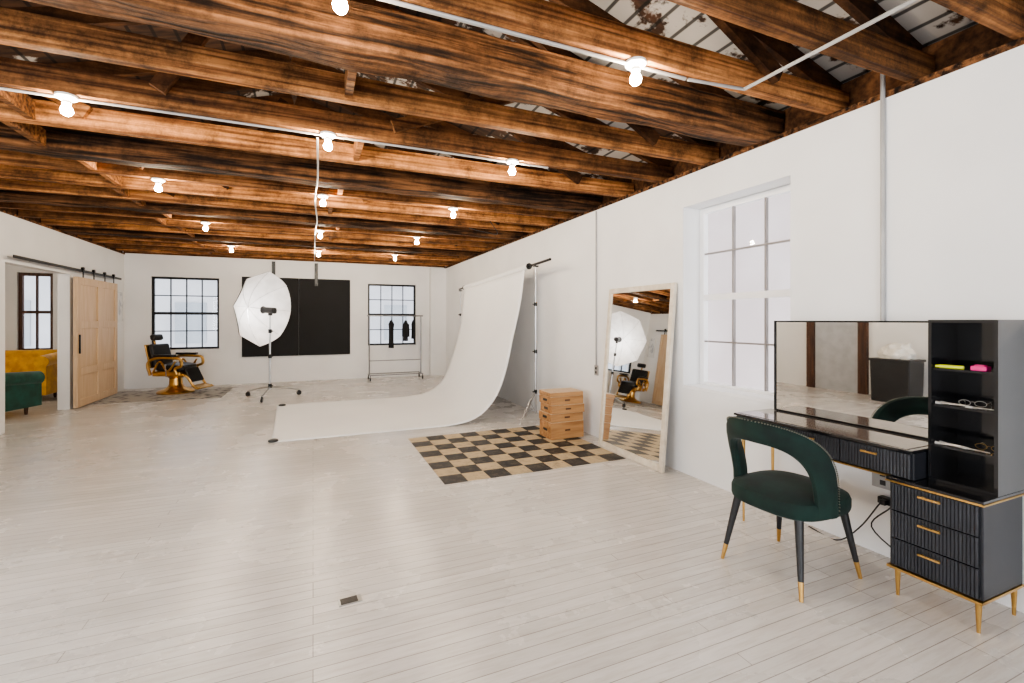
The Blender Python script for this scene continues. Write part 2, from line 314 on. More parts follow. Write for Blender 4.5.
# windows
def window(n,axis,pos,a0,a1,z0,z1,cols,rows,mat,fw=.05,th=.05,bar=.02,barmat=None):
    b=B()
    def bx(b,p0,p1,q0,q1,d0=0,d1=0):
        if axis=='Y': box(b,p0,p1,pos-th/2+d0,pos+th/2+d1,q0,q1)
        else: box(b,pos-th/2+d0,pos+th/2+d1,p0,p1,q0,q1)
    e=.002
    bx(b,a0+e,a0+fw,z0+e,z1-e); bx(b,a1-fw,a1-e,z0+e,z1-e); bx(b,a0+fw,a1-fw,z0+e,z0+fw); bx(b,a0+fw,a1-fw,z1-fw,z1-e)
    zm=(z0+z1)/2; bx(b,a0+fw,a1-fw,zm-.028,zm+.028)
    o=struct('window_%d'%n,b,mat)
    b=B()
    for k in range(1,cols):
        a=a0+fw+(a1-a0-2*fw)*k/cols; bx(b,a-bar/2,a+bar/2,z0+fw,zm-.028,.01,-.01); bx(b,a-bar/2,a+bar/2,zm+.028,z1-fw,.01,-.01)
    for (s0,s1) in((z0+fw,zm-.028),(zm+.028,z1-fw)):
        for k in range(1,rows):
            z=s0+(s1-s0)*k/rows; bx(b,a0+fw,a1-fw,z-bar/2,z+bar/2,.011,-.011)
    part('muntin_grid',o,b,barmat or mat)
    b=B(); t=.003
    if axis=='Y': box(b,a0+fw*.5,a1-fw*.5,pos-t,pos+t,z0+fw*.5,z1-fw*.5)
    else: box(b,pos-t,pos+t,a0+fw*.5,a1-fw*.5,z0+fw*.5,z1-fw*.5)
    part('window_pane',o,b,glass); return o
window(1,'X',WX+.22,RW[0],RW[1],RW[2],RW[3],3,2,whitef,.05,.05,.014,munt)
window(2,'Y',WB+.08,*bw[0],4,2,blackmet,.045,.06,.02)
window(3,'Y',WB+.08,*bw[1],4,2,blackmet,.045,.06,.02)
window(4,'Y',WB+.08,*bw[2],2,1,dark_wood,.06,.06,.03)
window(5,'X',WL-.1,LW[0],LW[1],LW[2],LW[3],6,2,whitef)  # window added out of view, so a fill lamp can shine in
window(6,'Y',WF-.12,FW[0],FW[1],FW[2],FW[3],8,2,whitef)  # unseen window added behind the camera as an opening for fill light
b=B(); box(b,WX+.005,WX+.19,RW[0]+.001,RW[1]-.001,RW[2]+.001,RW[2]+.025); struct('trim_7',b,whitef,label='white painted window sill')
def facade(axis,pos,a0,a1,mat,wins=True):
    b=B()
    if axis=='Y': box(b,a0,a1,pos,pos+.3,-3,7)
    else: box(b,pos,pos+.3,a0,a1,-3,7)
    o=solo('neighbouring_building','pale rendered building wall seen through the windows','building',b,mat)
    a=a0+.8
    while wins and a<a1-1:
        for z in(-1.5,.6,2.9,5):
            b=B(); box(b,a,a+.9,pos-.03,pos-.001,z,z+1.4); part('building_window',o,b,facade_w)
        a+=2.3
facade('Y',19,-12,9,facade_b); facade('X',8,-3,14,facade_p,False)
# ------------------------------------------------------------ sliding door + rail
d=thing('door_1','pale pine sliding barn door with raised panels','door',(WL+.06,9.36,.02)); d['kind']='structure'
b=B(); box(b,0,.035,0,1.62,0,2.06); part('door_leaf',d,b,pine_m,bevel=.003)
b=B()
for y0 in(0,.76,.86,1.52): box(b,.035,.055,y0,y0+.10,0,2.06)
for z0 in(0,.50,1.24,1.94):
    box(b,.035,.0545,.1,.76,z0,z0+.12); box(b,.035,.0545,.96,1.52,z0,z0+.12)
part('door_stile',d,b,pine_m,bevel=.004)
b=B(); box(b,.055,.075,.04,.06,.85,1.15); part('door_handle',d,b,blackmet)
r=thing('barn_door_rail','black steel sliding door track with hanging rollers','door rail',(WL,0,0))
b=B(); box(b,.085,.093,7.72,11.25,2.17,2.21)
part('track',r,b,blackmet)
for k in range(8):
    b=B(); cyl(b,(0.001,7.8+k*.48,2.19),(.085,7.8+k*.48,2.19),.012,seg=8); part('standoff',r,b,steel)
for y in(9.6,10.0,10.45,10.85):
    b=B(); box(b,.094,.104,y-.012,y+.012,2.03,2.24); cyl(b,(.078,y,2.225),(.112,y,2.225),.026); part('roller_hanger',r,b,blackmet)
p=thing('framed_picture','pale print in a thin white frame hung by the door','picture',(WL+.002,11.3,1.35))
b=B()
for (y0,y1,z0,z1) in((0,.02,0,.62),(.28,.30,0,.62),(.02,.28,0,.02),(.02,.28,.6,.62)): box(b,0,.025,y0,y1,z0,z1)
part('frame',p,b,whitep)
b=B(); box(b,.002,.012,.02,.28,.02,.6); part('print',p,b,art_m)
d=thing('door_2','grey door in a heavy dark wood frame','door',(WL+.001,5.4,0)); d['kind']='structure'
b=B(); box(b,0,.07,0,.16,0,2.5); box(b,0,.07,1.0,1.16,0,2.5); box(b,0,.07,.16,1.0,2.3,2.5); part('door_frame',d,b,dark_wood,bevel=.004)
b=B(); box(b,0,.035,.165,.995,.0,2.29); part('door_leaf',d,b,greyp)
t=thing('laundry_bin','black rectangular bin heaped with white towels','bin',(-3.05,4.72,0))
b=B(); vs=box(b,-.22,.22,-.3,.3,0,.72)
for v in vs:
    if v.co.z<.1: v.co.x*=.94; v.co.y*=.95
part('bin_body',t,b,black,bevel=.02)
b=B(); box(b,-.235,.235,-.315,.315,.70,.74); part('bin_rim',t,b,black,bevel=.01)
t2=B(); bmesh.ops.create_icosphere(t2,subdivisions=4,radius=1)
for v in t2.verts:
    q=v.co.copy(); s=1+.35*noise.noise(q*3)+.15*noise.noise(q*8); v.co=Vector((q.x*.17*s,q.y*.25*s,max(-.07,q.z*.18*s)))
solo('towel','crumpled white towel heaped on the black bin','towel',t2,clothw,(-3.05,4.72,.812),smooth=True)
# ------------------------------------------------------------ back wall board
t=thing('blackboard','wide matte black board mounted on the end wall','board',(-1.43,WB-.005,.59))
b=B(); box(b,0,1.13,-.03,0,0,1.76); part('board_panel',t,b,boardk)
b=B(); box(b,1.135,2.24,-.03,0,0,1.76); part('board_panel',t,b,boardk)
for x in(.62,1.5):
    b=B(); box(b,x-.035,x+.035,-.04,-.031,1.6,2.12); part('mounting_strap',t,b,black)
# ------------------------------------------------------------ ceiling lights
def mklight():
    t=thing('ceiling_light','bare lit bulb in a white porcelain ceiling holder','light',(0,0,H),group='bare bulb ceiling lights')
    b=B(); lathe(b,[(.055,0),(.055,-.013),(.042,-.024),(.024,-.030),(.022,-.048),(.015,-.051)]); part('lamp_holder',t,b,whitep,True)
    b=B(); lathe(b,[(.011,-.052),(.015,-.058),(.025,-.072),(.030,-.088),(.027,-.104),(.018,-.115),(.005,-.119)],seg=16); part('bulb',t,b,bulb_m,True)
    return t
LX=(-1.36,.10,1.55); LY=(1.98,3.62,5.42,7.55,9.75)
L0=None
for y in LY:
    for x in LX:
        if y<2 and x<-1: continue
        if L0 is None: L0=mklight(); L0.location=(x,y,H-.003)
        else: clone(L0,(x,y,H-.003))
clone(L0,(-5.0,9.0,H-.001)); clone(L0,(-5.0,6.6,H-.001))  # unseen bulbs, added to brighten the side room
def conduit(pts,r=.010,name='electrical_conduit',label='thin grey metal electrical conduit under the joists',mat=galv,cat='conduit'):
    b=B(); tube(b,pts,r,8); return solo(name,label,cat,b,mat,smooth=True)
conduit([(-.8,1.995,H-.011),(1.9,1.995,H-.011)])
conduit([(-2.9,3.635,H-.011),(1.9,3.635,H-.011)],.009)
conduit(smoothpts([(.03,3.66,H-.03),(.04,4.6,H-.045),(.02,5.5,H-.05),(.05,6.6,H-.052),(.03,7.6,H-.05),(.03,WB-.6,H-.05)],4),.008,label='long grey conduit running the length of the room')
conduit([(1.92,1.995,H-.011),(2.3,1.95,H-.011),(2.32,.8,H-.009)])
conduit([(WX-.0135,1.67,H+.2),(WX-.0135,1.67,.52)],.013,label='vertical grey conduit clipped to the wall')
conduit([(WX-.0105,4.71,H-.05),(WX-.0105,4.71,.86)],.010,label='vertical grey conduit dropping to a switch box')
conduit(smoothpts([(-2.2,3.9,H-.01),(-2.3,4.3,H-.16),(-2.2,4.8,H-.10),(-2.5,4.95,H-.04)]),.005,'hanging_cable','loose black cable dangling from the joists',black,'cable')
conduit(smoothpts([(2.2,5.9,H-.01),(2.35,6.0,H-.16),(2.2,6.2,H-.1),(2.1,6.5,H-.01)]),.005,'hanging_cable','loose black cable dangling from the joists',black,'cable')
def outlet(y,z,w=.075,h=.12,mat=whitep,label='small white wall socket with twin outlets'):
    t=thing('wall_outlet',label,'outlet',(WX-.001,y,z))
    b=B(); box(b,-.012,0,-w/2,w/2,-h/2,h/2); part('cover_plate',t,b,mat,bevel=.002)
    for s in(-.025,.025):
        b=B(); box(b,-.016,-.0121,-.014,.014,s-.014,s+.014); part('socket',t,b,black)
outlet(4.71,.8,mat=galv,label='grey metal wall socket box below the conduit'); outlet(1.67,.46,.12,.12,galv,'grey metal socket box beneath the vanity'); outlet(5.9,.35)
t=thing('floor_outlet','small metal floor box plate with dark socket','floor outlet',(.17,2.45,0),.08)
b=B(); box(b,-.055,.055,-.032,.032,.0005,.004); part('cover_plate',t,b,steel)
b=B(); box(b,-.045,.035,-.025,.025,.0041,.006); part('socket',t,b,black)
# ------------------------------------------------------------ paper backdrop
t=thing('paper_backdrop','white seamless paper sweeping down onto the floor','backdrop',(2.8,6,0))
prof=smoothpts([(0,0,2.13),(-.07,0,1.7),(-.17,0,1.26),(-.32,0,.72),(-.52,0,.30),(-.80,0,.075),(-1.2,0,.008),(-1.8,0,.005),(-2.5,0,.005),(-3.05,0,.005),(-3.24,0,.006)],6)
b=B(); rows=[]
for i,p in enumerate(prof):
    s=min(1,i/30); y0=.08-.14*s; y1=2.83-.25*s; rw=[]
    for k in range(25):
        u=k/24; sk=-.10*u*s*min(1,max(0,(-p.x-.5)))
        w=.012*math.sin(u*9+p.z*4)*min(1,max(0,2.1-p.z))*min(1,p.z*2)
        rw.append(b.verts.new((p.x+w+sk-.05*u*(1-s),y0+(y1-y0)*u,max(.005,p.z-.12*u*min(1,p.z/2.1)))))
    rows.append(rw)
for A,Q in zip(rows,rows[1:]):
    for k in range(24): b.faces.new((A[k],A[k+1],Q[k+1],Q[k]))
o=part('paper_sheet',t,b,paper,True); sm=o.modifiers.new('Solidify','SOLIDIFY'); sm.thickness=.002; sm.offset=1
b=B(); cyl(b,(.03,.03,2.165),(-.02,2.86,2.045),.042,seg=24); part('paper_roll',t,b,paper,True)
b=B(); cyl(b,(.045,-.62,2.193),(-.035,3.2,2.03),.018,seg=12); part('crossbar',t,b,blackmet,True)
for q in(.01,2.88):
    b=B(); f=(q+.62)/3.82; z=2.193-.163*f; x=.045-.08*f; cyl(b,(x,q-.02,z),(x,q+.0,z),.045,seg=20); part('roll_end_cap',t,b,black,True)
def stand(loc,ht,label,dirs):
    t=thing('backdrop_stand',label,'light stand',loc)
    b=B(); cyl(b,(0,0,.12),(0,0,ht*.45),.014); cyl(b,(0,0,ht*.45),(0,0,ht*.75),.011); cyl(b,(0,0,ht*.75),(0,0,ht-.03),.008); part('column',t,b,steel,True)
    for z in(ht*.45,ht*.75,.42):
        b=B(); cyl(b,(0,0,z-.025),(0,0,z+.025),.021); cyl(b,(0,0,z),(-.045,0,z),.008); part('clamp_collar',t,b,blackmet,True)
    for a in dirs:
        b=B(); c=math.cos(a);s=math.sin(a); tube(b,[(0,0,.42),(c*.12,s*.12,.30),(c*.30,s*.30,.012)],.010,8); tube(b,[(0,0,.14),(c*.15,s*.15,.235)],.006,6); part('leg',t,b,steel,True)
    b=B(); box(b,-.03,.03,-.03,.03,ht-.03,ht-.012); part('mount_head',t,b,black)
stand((2.80,5.72,0),2.155,'silver tripod stand holding the crossbar by the paper',(math.radians(90),math.radians(200),math.radians(320)))
stand((2.74,9.05,0),2.01,'silver tripod stand at the far crossbar end',(math.radians(90),math.radians(200),math.radians(320)))
for (x,y) in((-.42,5.98),(-.46,8.42)):
    b=B(); lathe(b,[(.05,0),(.055,.006),(.05,.02),(.03,.028),(.015,.03)]); solo('paper_weight','small round black weight holding down the paper corner','weight',b,black,(x,y,.0075),smooth=True,group='paper weights')
# ------------------------------------------------------------ checker cloth, boxes
b=B(); box(b,0,9*.208,0,8*.208,.0005,.004); solo('checkered_mat','worn tan and black checkered floor mat','mat',b,checker_mat(),(1.03,3.86,0))
z=.0045
for i,(h,dy,dx) in enumerate(((.2,0,0),(.1,.006,-.006),(.1,-.006,.008),(.1,.006,-.002),(.05,-.004,-.010))):
    t=thing('apple_box','plywood apple box with a slotted hand hole','wooden box',(2.76+dx,4.93+dy,z),math.radians((0,1.2,-1,.8,-1.5)[i]),group='stacked wooden apple boxes')
    b=B(); box(b,-.22,.22,-.15,.15,.0,h-.006); part('box_body',t,b,apple_m,bevel=.004)
    b=B(); box(b,-.218,.218,-.148,.148,h-.006,h-.001); part('box_lid',t,b,pine_m)
    if h>.06:
        b=B(); box(b,-.035,.035,-.1512,-.1495,h*.5-.010,h*.5+.010); part('hand_hole',t,b,dark_wood)
        b=B(); box(b,-.2212,-.2195,-.05,.05,h*.5-.014,h*.5+.014); part('hand_hole',t,b,black)
    z+=h
# ------------------------------------------------------------ tall mirror
t=thing('floor_mirror','tall mirror in distressed cream frame leaning on wall','mirror',(2.925,3.88,0),rot=(0,math.radians(4.9),0))
b=B(); w=.52;hh=1.755;f=.055
for a in((-w,-w+f,0,hh),(w-f,w,0,hh),(-w+f,w-f,0,f+.01),(-w+f,w-f,hh-f,hh)): box(b,0,.035,a[0],a[1],a[2],a[3])
part('frame',t,b,cream,bevel=.008)
b=B(); box(b,.014,.022,-w+f-.005,w-f+.005,f,hh-f+.005); part('mirror_glass',t,b,mirror_m)
# ------------------------------------------------------------ studio light
t=thing('studio_light','flash head in large white umbrella on rolling stand','studio light',(-.71,9.39,0),math.radians(-37))
for a in(20,140,260):
    a=math.radians(a+37); c=math.cos(a);s=math.sin(a)
    b=B(); tube(b,[(0.02*c,.02*s,.20),(c*.25,s*.25,.16),(c*.50,s*.50,.10)],.014,8); part('leg',t,b,steel,True)
    b=B(); cyl(b,(c*.5,s*.5,.10),(c*.5,s*.5,.075),.012,seg=8); cyl(b,(c*.5-s*.014,s*.5+c*.014,.045),(c*.5+s*.014,s*.5-c*.014,.045),.043,seg=16); part('caster',t,b,black,True)
b=B(); cyl(b,(0,0,.15),(0,0,.75),.02); cyl(b,(0,0,.75),(0,0,1.2),.016); cyl(b,(0,0,1.2),(0,0,1.5),.013); part('column',t,b,steel,True)
for z_ in(.22,.75,1.2):
    b=B(); cyl(b,(0,0,z_-.035),(0,0,z_+.035),.03); cyl(b,(0,0,z_),(.06,0,z_),.01,seg=8); part('clamp_collar',t,b,blackmet,True)
b=B(); cyl(b,(-.10,0,1.58),(.10,0,1.565),.055,seg=20); cyl(b,(-.15,0,1.583),(-.10,0,1.58),.07,.055,seg=20); box(b,-.02,.03,-.025,.025,1.48,1.53); box(b,.10,.105,-.042,.042,1.52,1.61); part('flash_head',t,b,black,True)
tilt=Matrix.Translation((-.12,0,1.60))@Euler((math.radians(-14),math.radians(6),0)).to_matrix().to_4x4()
R=.68;D=.36
def um(off):
    b=B(); rings=[]; N=8; sub=6
    for j in range(1,11):
        rr=j/10; rg=[]
        for k in range(N*sub):
            th=k*2*math.pi/(N*sub); fr=abs(((k/sub)%1)-.5)*2; rad=R*rr*(1-.06*(1-fr*fr)*rr)
            dep=-D*(1-rr**2)*1.0+.03*(1-fr*fr)*rr*rr
            rg.append(b.verts.new(tilt@Vector((dep+off,rad*math.cos(th+.2),rad*math.sin(th+.2)))))
        rings.append(rg)
    ap=b.verts.new(tilt@Vector((-D+off,0,0))); K=N*sub
    for k in range(K): b.faces.new((ap,rings[0][k],rings[0][(k+1)%K]))
    for A,Q in zip(rings,rings[1:]):
        for k in range(K): b.faces.new((A[k],A[(k+1)%K],Q[(k+1)%K],Q[k]))
    return b
part('umbrella_lining',t,um(0),umbw,True)
part('umbrella_cover',t,um(-.010),umbk,True)
for k in range(8):
    b=B(); th=k*math.pi/4+.2; tube(b,[tilt@Vector((-D*(1-(q/8)**2)+.006,R*q/8*math.cos(th),R*q/8*math.sin(th))) for q in range(0,9)],.003,5); part('umbrella_rib',t,b,steel,True)
b=B(); cyl(b,tilt@Vector((-D-.06,0,0)),tilt@Vector((.1,0,0)),.005,seg=8); part('umbrella_shaft',t,b,steel,True)
ml=bpy.data.lights.new('added_umbrella_fill','POINT'); ml.energy=5; ml.shadow_soft_size=.03; ml.color=(1,.97,.93)  # point lamp added to whiten the umbrella lining
mo=bpy.data.objects.new('added_umbrella_fill',ml); C.objects.link(mo); mo.parent=t; mo.location=(-.19,0,1.583)
# ------------------------------------------------------------ barber chair
b=B(); box(b,-.95,.90,-.72,.72,.0005,.008); solo('patterned_rug','faded grey patterned rug beneath the barber chair','rug',b,persian_mat(),(-2.42,10.5,0))
t=thing('barber_chair','vintage barber chair with black leather and gold frame','barber chair',(-2.42,10.75,.0085),math.radians(-22))
b=B(); lathe(b,[(.30,0),(.31,.025),(.28,.055),(.19,.08),(.13,.12),(.11,.16),(.105,.28),(.16,.33),(.17,.36)],seg=28); part('pedestal_base',t,b,gold,True)
b=B(); box(b,-.25,.26,-.28,.28,.34,.43); part('seat_frame',t,b,gold,bevel=.02)
b=B(); cushion(b,.02,0,.43,.55,.27,.25,5); part('seat',t,b,leather,True)
mm=Matrix.Translation((-.25,0,.50))@Euler((0,math.radians(-13),0)).to_matrix().to_4x4()
b=B(); box(b,-.03,.06,-.24,.24,0,.44,mm); part('backrest',t,b,leather,bevel=.035)
b=B(); box(b,-.055,-.03,-.27,.27,.0,.45,mm); box(b,-.055,-.03,-.02,.02,.44,.60,mm); part('back_frame',t,b,gold,bevel=.01)
b=B(); box(b,-.03,.06,-.13,.13,.51,.63,mm); part('headrest',t,b,leather,bevel=.035)
for s in(-1,1):
    b=B(); tube(b,smoothpts([(-.26,s*.30,.36),(-.30,s*.31,.58),(-.15,s*.31,.68),(.15,s*.31,.68),(.29,s*.31,.66),(.31,s*.31,.54),(.20,s*.31,.48),(.22,s*.30,.38)]),.026,8)
    tube(b,smoothpts([(-.22,s*.30,.40),(-.08,s*.31,.62),(.06,s*.31,.44),(.2,s*.30,.62)]),.018,6); part('arm_frame',t,b,gold,True)
    b=B(); box(b,-.20,.20,s*.31-.04,s*.31+.04,.71,.75); part('armrest',t,b,leather,bevel=.014)
for s in(-1,1):
    b=B(); tube(b,smoothpts([(.22,s*.19,.38),(.34,s*.19,.32),(.42,s*.18,.19),(.50,s*.17,.10),(.58,s*.17,.12)]),.022,8); part('footrest_bracket',t,b,gold,True)
b=B(); box(b,-.04,.14,-.2,.2,-.012,.012,Matrix.Translation((.46,0,.14))@Euler((0,math.radians(15),0)).to_matrix().to_4x4()); part('footrest',t,b,gold,bevel=.005)
b=B(); box(b,.0,.025,-.19,.19,-.14,.14,Matrix.Translation((.34,0,.34))@Euler((0,math.radians(-25),0)).to_matrix().to_4x4()); part('calf_pad',t,b,leather,bevel=.01)
b=B(); tube(b,[(0,-.1,.3),(.05,-.33,.34),(.07,-.38,.55)],.009,6); sph(b,(.07,-.38,.56),.02); part('pump_lever',t,b,steel,True)
# ------------------------------------------------------------ clothes rack
t=thing('clothes_rack','chrome rolling garment rack with lower bars','clothes rack',(1.80,11.22,0))
b=B(); W=.60
for s in(-1,1):
    tube(b,[(s*W,0,.12),(s*W,0,1.50)],.016,8); tube(b,[(s*W,-.22,.12),(s*W,.22,.12)],.015,8)
tube(b,[(-W-.05,0,1.50),(W+.05,0,1.50)],.016,8)
tube(b,[(-W,-.18,.13),(W,-.18,.13)],.012,8); tube(b,[(-W,.18,.13),(W,.18,.13)],.012,8); tube(b,[(-W,0,.45),(W,0,.45)],.010,8)
part('rack_frame',t,b,M('dull_steel',(.30,.30,.31),.35,.9),True)
for sx in(-1,1):
    for sy in(-.2,.2):
        b=B(); cyl(b,(sx*W,sy,.12),(sx*W,sy,.07),.01,seg=8); cyl(b,(sx*W-.014,sy,.035),(sx*W+.014,sy,.035),.0345); part('caster',t,b,black,True)
def garment(x,z1,w,lab,sl,rz):
    t=thing('garment',lab,'clothing',(1.80+x,11.22,1.50))
    b=B(); tube(b,smoothpts([(0,.0,-.10),(0,0,-.05),(0,.022,-.016),(0,.014,.014),(0,-.008,.021),(0,-.023,.0)]),.003,6)
    tube(b,[(0,-w,-.19),(0,0,-.10),(0,w,-.19)],.005,6); part('hanger',t,b,black,True)
    b=B(); rings=[]
    for zz,ww,dd in((-.11,.03,.02),(-.15,w*.6,.03),(-.20,w+.01,.035),(-.30,w*.8,.035),(z1*.75,w*.75,.04),(z1,w*.85,.045)):
        rings.append([b.verts.new((dd*math.cos(k*math.pi/8)*(1+.25*math.sin(k*2.5)),ww*math.sin(k*math.pi/8),zz)) for k in range(16)])
    for A,Q in zip(rings,rings[1:]):
        for k in range(16): b.faces.new((A[k],A[(k+1)%16],Q[(k+1)%16],Q[k]))
    b.faces.new(rings[0]); b.faces.new(rings[-1]); part('fabric',t,b,clothb,True)
    if sl:
        for s in(-1,1):
            b=B(); tube(b,[(0,s*w,-.20),(0,s*(w+.03),-.38),(0,s*(w+.03),-.50)],[.035,.03,.028],8); part('sleeve',t,b,clothb,True)
    t.rotation_euler=(0,0,math.radians(rz))
garment(-.10,-.76,.10,'small dark vest on a black hanger',False,25); garment(.24,-.60,.09,'dark jacket on a hanger at the rack',True,20); garment(.42,-.55,.08,'short black top on a hanger',False,10)
# ------------------------------------------------------------ sofas
def sofa(name,lab,cat,loc,rz,w,mat,hb,d=.8):
    t=thing(name,lab,cat,loc,rz)
    b=B(); box(b,-w/2+.12,w/2-.12,-d/2+.05,d/2-.1,.12,.30); part('base',t,b,mat,bevel=.03)
    n=max(1,round((w-.35)/.6))
    for k in range(n):
        cw=(w-.4)/n; b=B(); cushion(b,-w/2+.2+cw*(k+.5),-.06,.30,.42,cw/2,.30,6); part('seat_cushion',t,b,mat,True)
    b=B(); cols=max(5,int(w/.13)); NX=cols*6
    def pt(u,v):
        x=-w/2+.05+(w-.1)*u; z=.28+(hb-.28)*v; y=d/2-.28+.16*v
        dim=.034*(abs(math.sin(math.pi*(u*cols+ v*3))*math.sin(math.pi*(u*cols-v*3)))**.5)
        return x,y-dim,z
    g=[[b.verts.new(pt(i/NX,j/14)) for j in range(15)] for i in range(NX+1)]
    h=[[b.verts.new((g[i][j].co.x,d/2,g[i][j].co.z)) for j in range(15)] for i in range(NX+1)]
    for G in(g,h):
        for i in range(NX):
            for j in range(14): b.faces.new((G[i][j],G[i+1][j],G[i+1][j+1],G[i][j+1]))
    for i in range(NX): b.faces.new((g[i][0],g[i+1][0],h[i+1][0],h[i][0])); b.faces.new((g[i][14],g[i+1][14],h[i+1][14],h[i][14]))
    for j in range(14): b.faces.new((g[0][j],g[0][j+1],h[0][j+1],h[0][j])); b.faces.new((g[NX][j],g[NX][j+1],h[NX][j+1],h[NX][j]))
    cyl(b,(-w/2+.03,d/2-.07,hb),(w/2-.03,d/2-.07,hb),.085,seg=20); part('backrest',t,b,mat,True)
    for s in(-1,1):
        b=B(); box(b,s*(w/2-.1)-.07,s*(w/2-.1)+.07,-d/2+.04,d/2-.06,.12,hb-.08); cyl(b,(s*(w/2-.09),-d/2+.03,hb-.09),(s*(w/2-.09),d/2-.05,hb-.05),.10,seg=20); part('armrest',t,b,mat,True)
    for sx in(-1,1):
        for sy in(-1,1):
            b=B(); cyl(b,(sx*(w/2-.15),sy*(d/2-.15),0),(sx*(w/2-.15),sy*(d/2-.15),.125),.018,.028,10); part('leg',t,b,dark_wood,True)
sofa('tufted_sofa','mustard yellow tufted velvet sofa below a window','sofa',(-5.02,10.75,0),0,1.75,yellowv,.78)
sofa('tufted_armchair','dark teal tufted velvet armchair with rolled arms','armchair',(-4.22,9.05,0),math.radians(160),.80,greenv2,.62,.74)
# ------------------------------------------------------------ vanity
def flutes(b,x,y0,y1,z0,z1,n,dep=.008):
    pts=[]
    for i in range(n):
        for q in range(5):
            pts.append((y0+(y1-y0)*(i+q/5)/n, x-dep*math.sin(math.pi*q/5)))
    pts.append((y1,x))
    A=[b.verts.new((px,py,z0)) for py,px in pts]; Q=[b.verts.new((px,py,z1)) for py,px in pts]
    for i in range(len(pts)-1): b.faces.new((A[i],A[i+1],Q[i+1],Q[i]))
    a0=b.verts.new((x+.014,y0,z0));a1=b.verts.new((x+.014,y1,z0));q0=b.verts.new((x+.014,y0,z1));q1=b.verts.new((x+.014,y1,z1))
    b.faces.new([a0]+A+[a1]); b.faces.new([q0]+Q+[q1]); b.faces.new((a0,a1,q1,q0)); b.faces.new((a0,A[0],Q[0],q0)); b.faces.new((a1,A[-1],Q[-1],q1))
def handle(par,x,y,z,w=.10):
    b=B(); box(b,x-.024,x-.014,y-w/2,y+w/2,z-.005,z+.005)
    for s in(-1,1): box(b,x-.015,x-.0,y+s*w*.35-.004,y+s*w*.35+.004,z-.004,z+.004)
    part('handle',par,b,gold,bevel=.002)
CX0,CX1,CY0,CY1=2.71,3.09,1.072,1.435
t=thing('drawer_cabinet','charcoal fluted three-drawer cabinet with gold legs','cabinet',(0,0,0))
b=B(); box(b,CX0+.02,CX1,CY0,CY1,.15,.577); part('cabinet_body',t,b,navy,bevel=.004)
b=B(); box(b,CX0-.005,CX1,CY0-.01,CY1+.005,.585,.60); part('cabinet_top',t,b,blackgl,bevel=.003)
b=B(); box(b,CX0-.008,CX1,CY0-.013,CY1+.008,.577,.5849); part('gold_trim',t,b,gold,bevel=.001)
b=B(); box(b,CX0-.002,CX1,CY0-.005,CY1+.005,.138,.1499); part('gold_trim',t,b,gold,bevel=.001)
for k in range(3):
    z0=.16+k*.139
    b=B(); flutes(b,CX0+.005,CY0+.012,CY1-.012,z0,z0+.132,24,.0045); dr=part('drawer',t,b,navy,True); handle(dr,CX0,(CY0+CY1)/2,z0+.105,.09)
for x in(CX0+.03,CX1-.03):
    for y in(CY0+.02,CY1-.03):
        b=B(); cyl(b,(x,y,0),(x,y,.1379),.007,.013,12); part('leg',t,b,gold,True)
TX0=2.84; TY0,TY1=1.065,1.325
t=thing('shelf_tower','black open shelf unit standing on the cabinet','shelf unit',(0,0,.601))
b=B(); box(b,TX0,CX1,TY0,TY0+.014,0,.80); box(b,TX0,CX1,TY1-.014,TY1,0,.80); box(b,TX0,CX1,TY0+.014,TY1-.014,.786,.80); box(b,TX0,CX1,TY0+.014,TY1-.014,0,.014); box(b,CX1-.008,CX1,TY0+.014,TY1-.014,.014,.786)
part('shelf_frame',t,b,blackgl)
SH=(.17,.37,.55)
for s in SH:
    b=B(); box(b,TX0+.01,CX1-.009,TY0+.0145,TY1-.0145,s,s+.01); part('shelf',t,b,blackgl)
DY0,DY1=1.335,2.385; DX0=2.72
t=thing('vanity_desk','charcoal vanity desk with fluted drawers and wide mirror','vanity',(0,0,0))
b=B(); box(b,DX0+.02,CX1,DY0,DY1,.602,.735); part('desk_body',t,b,navy,bevel=.003)
b=B(); box(b,DX0-.005,CX1,DY0,DY1+.005,.735,.750); part('desktop',t,b,blackgl,bevel=.002)
b=B(); box(b,DX0+.02,3.04,DY0+.03,DY1-.02,.7501,.7525); part('glass_top',t,b,glasstop)
b=B(); box(b,DX0+.0,CX1,CY1+.012,DY1+.002,.594,.6015); part('gold_trim',t,b,gold)
for (y0,y1,n,hs) in((1.345,1.68,22,(1.52,)),(1.685,2.02,22,(1.85,)),(2.025,2.375,22,(2.2,))):
    b=B(); flutes(b,DX0+.005,y0,y1,.609,.73,n,.0045); dr=part('drawer',t,b,navy,True)
    for h_ in hs: handle(dr,DX0,h_,.70,.08)
for x in(DX0+.04,CX1-.04):
    b=B(); cyl(b,(x,DY1-.04,0),(x,DY1-.04,.594),.007,.012,12); part('leg',t,b,gold,True)
b=B()
my0,my1,mz0,mz1,mx=DY0+.0,2.335,.753,1.395,3.05
for a in((my0,my0+.010,mz0,mz1),(my1-.010,my1,mz0,mz1),(my0+.010,my1-.010,mz0,mz0+.010),(my0+.010,my1-.010,mz1-.010,mz1)): box(b,mx,mx+.035,*a)
part('mirror_frame',t,b,blackmet)
b=B(); box(b,mx+.008,mx+.018,my0+.009,my1-.009,mz0+.009,mz1-.009); part('mirror_glass',t,b,mirror_m)
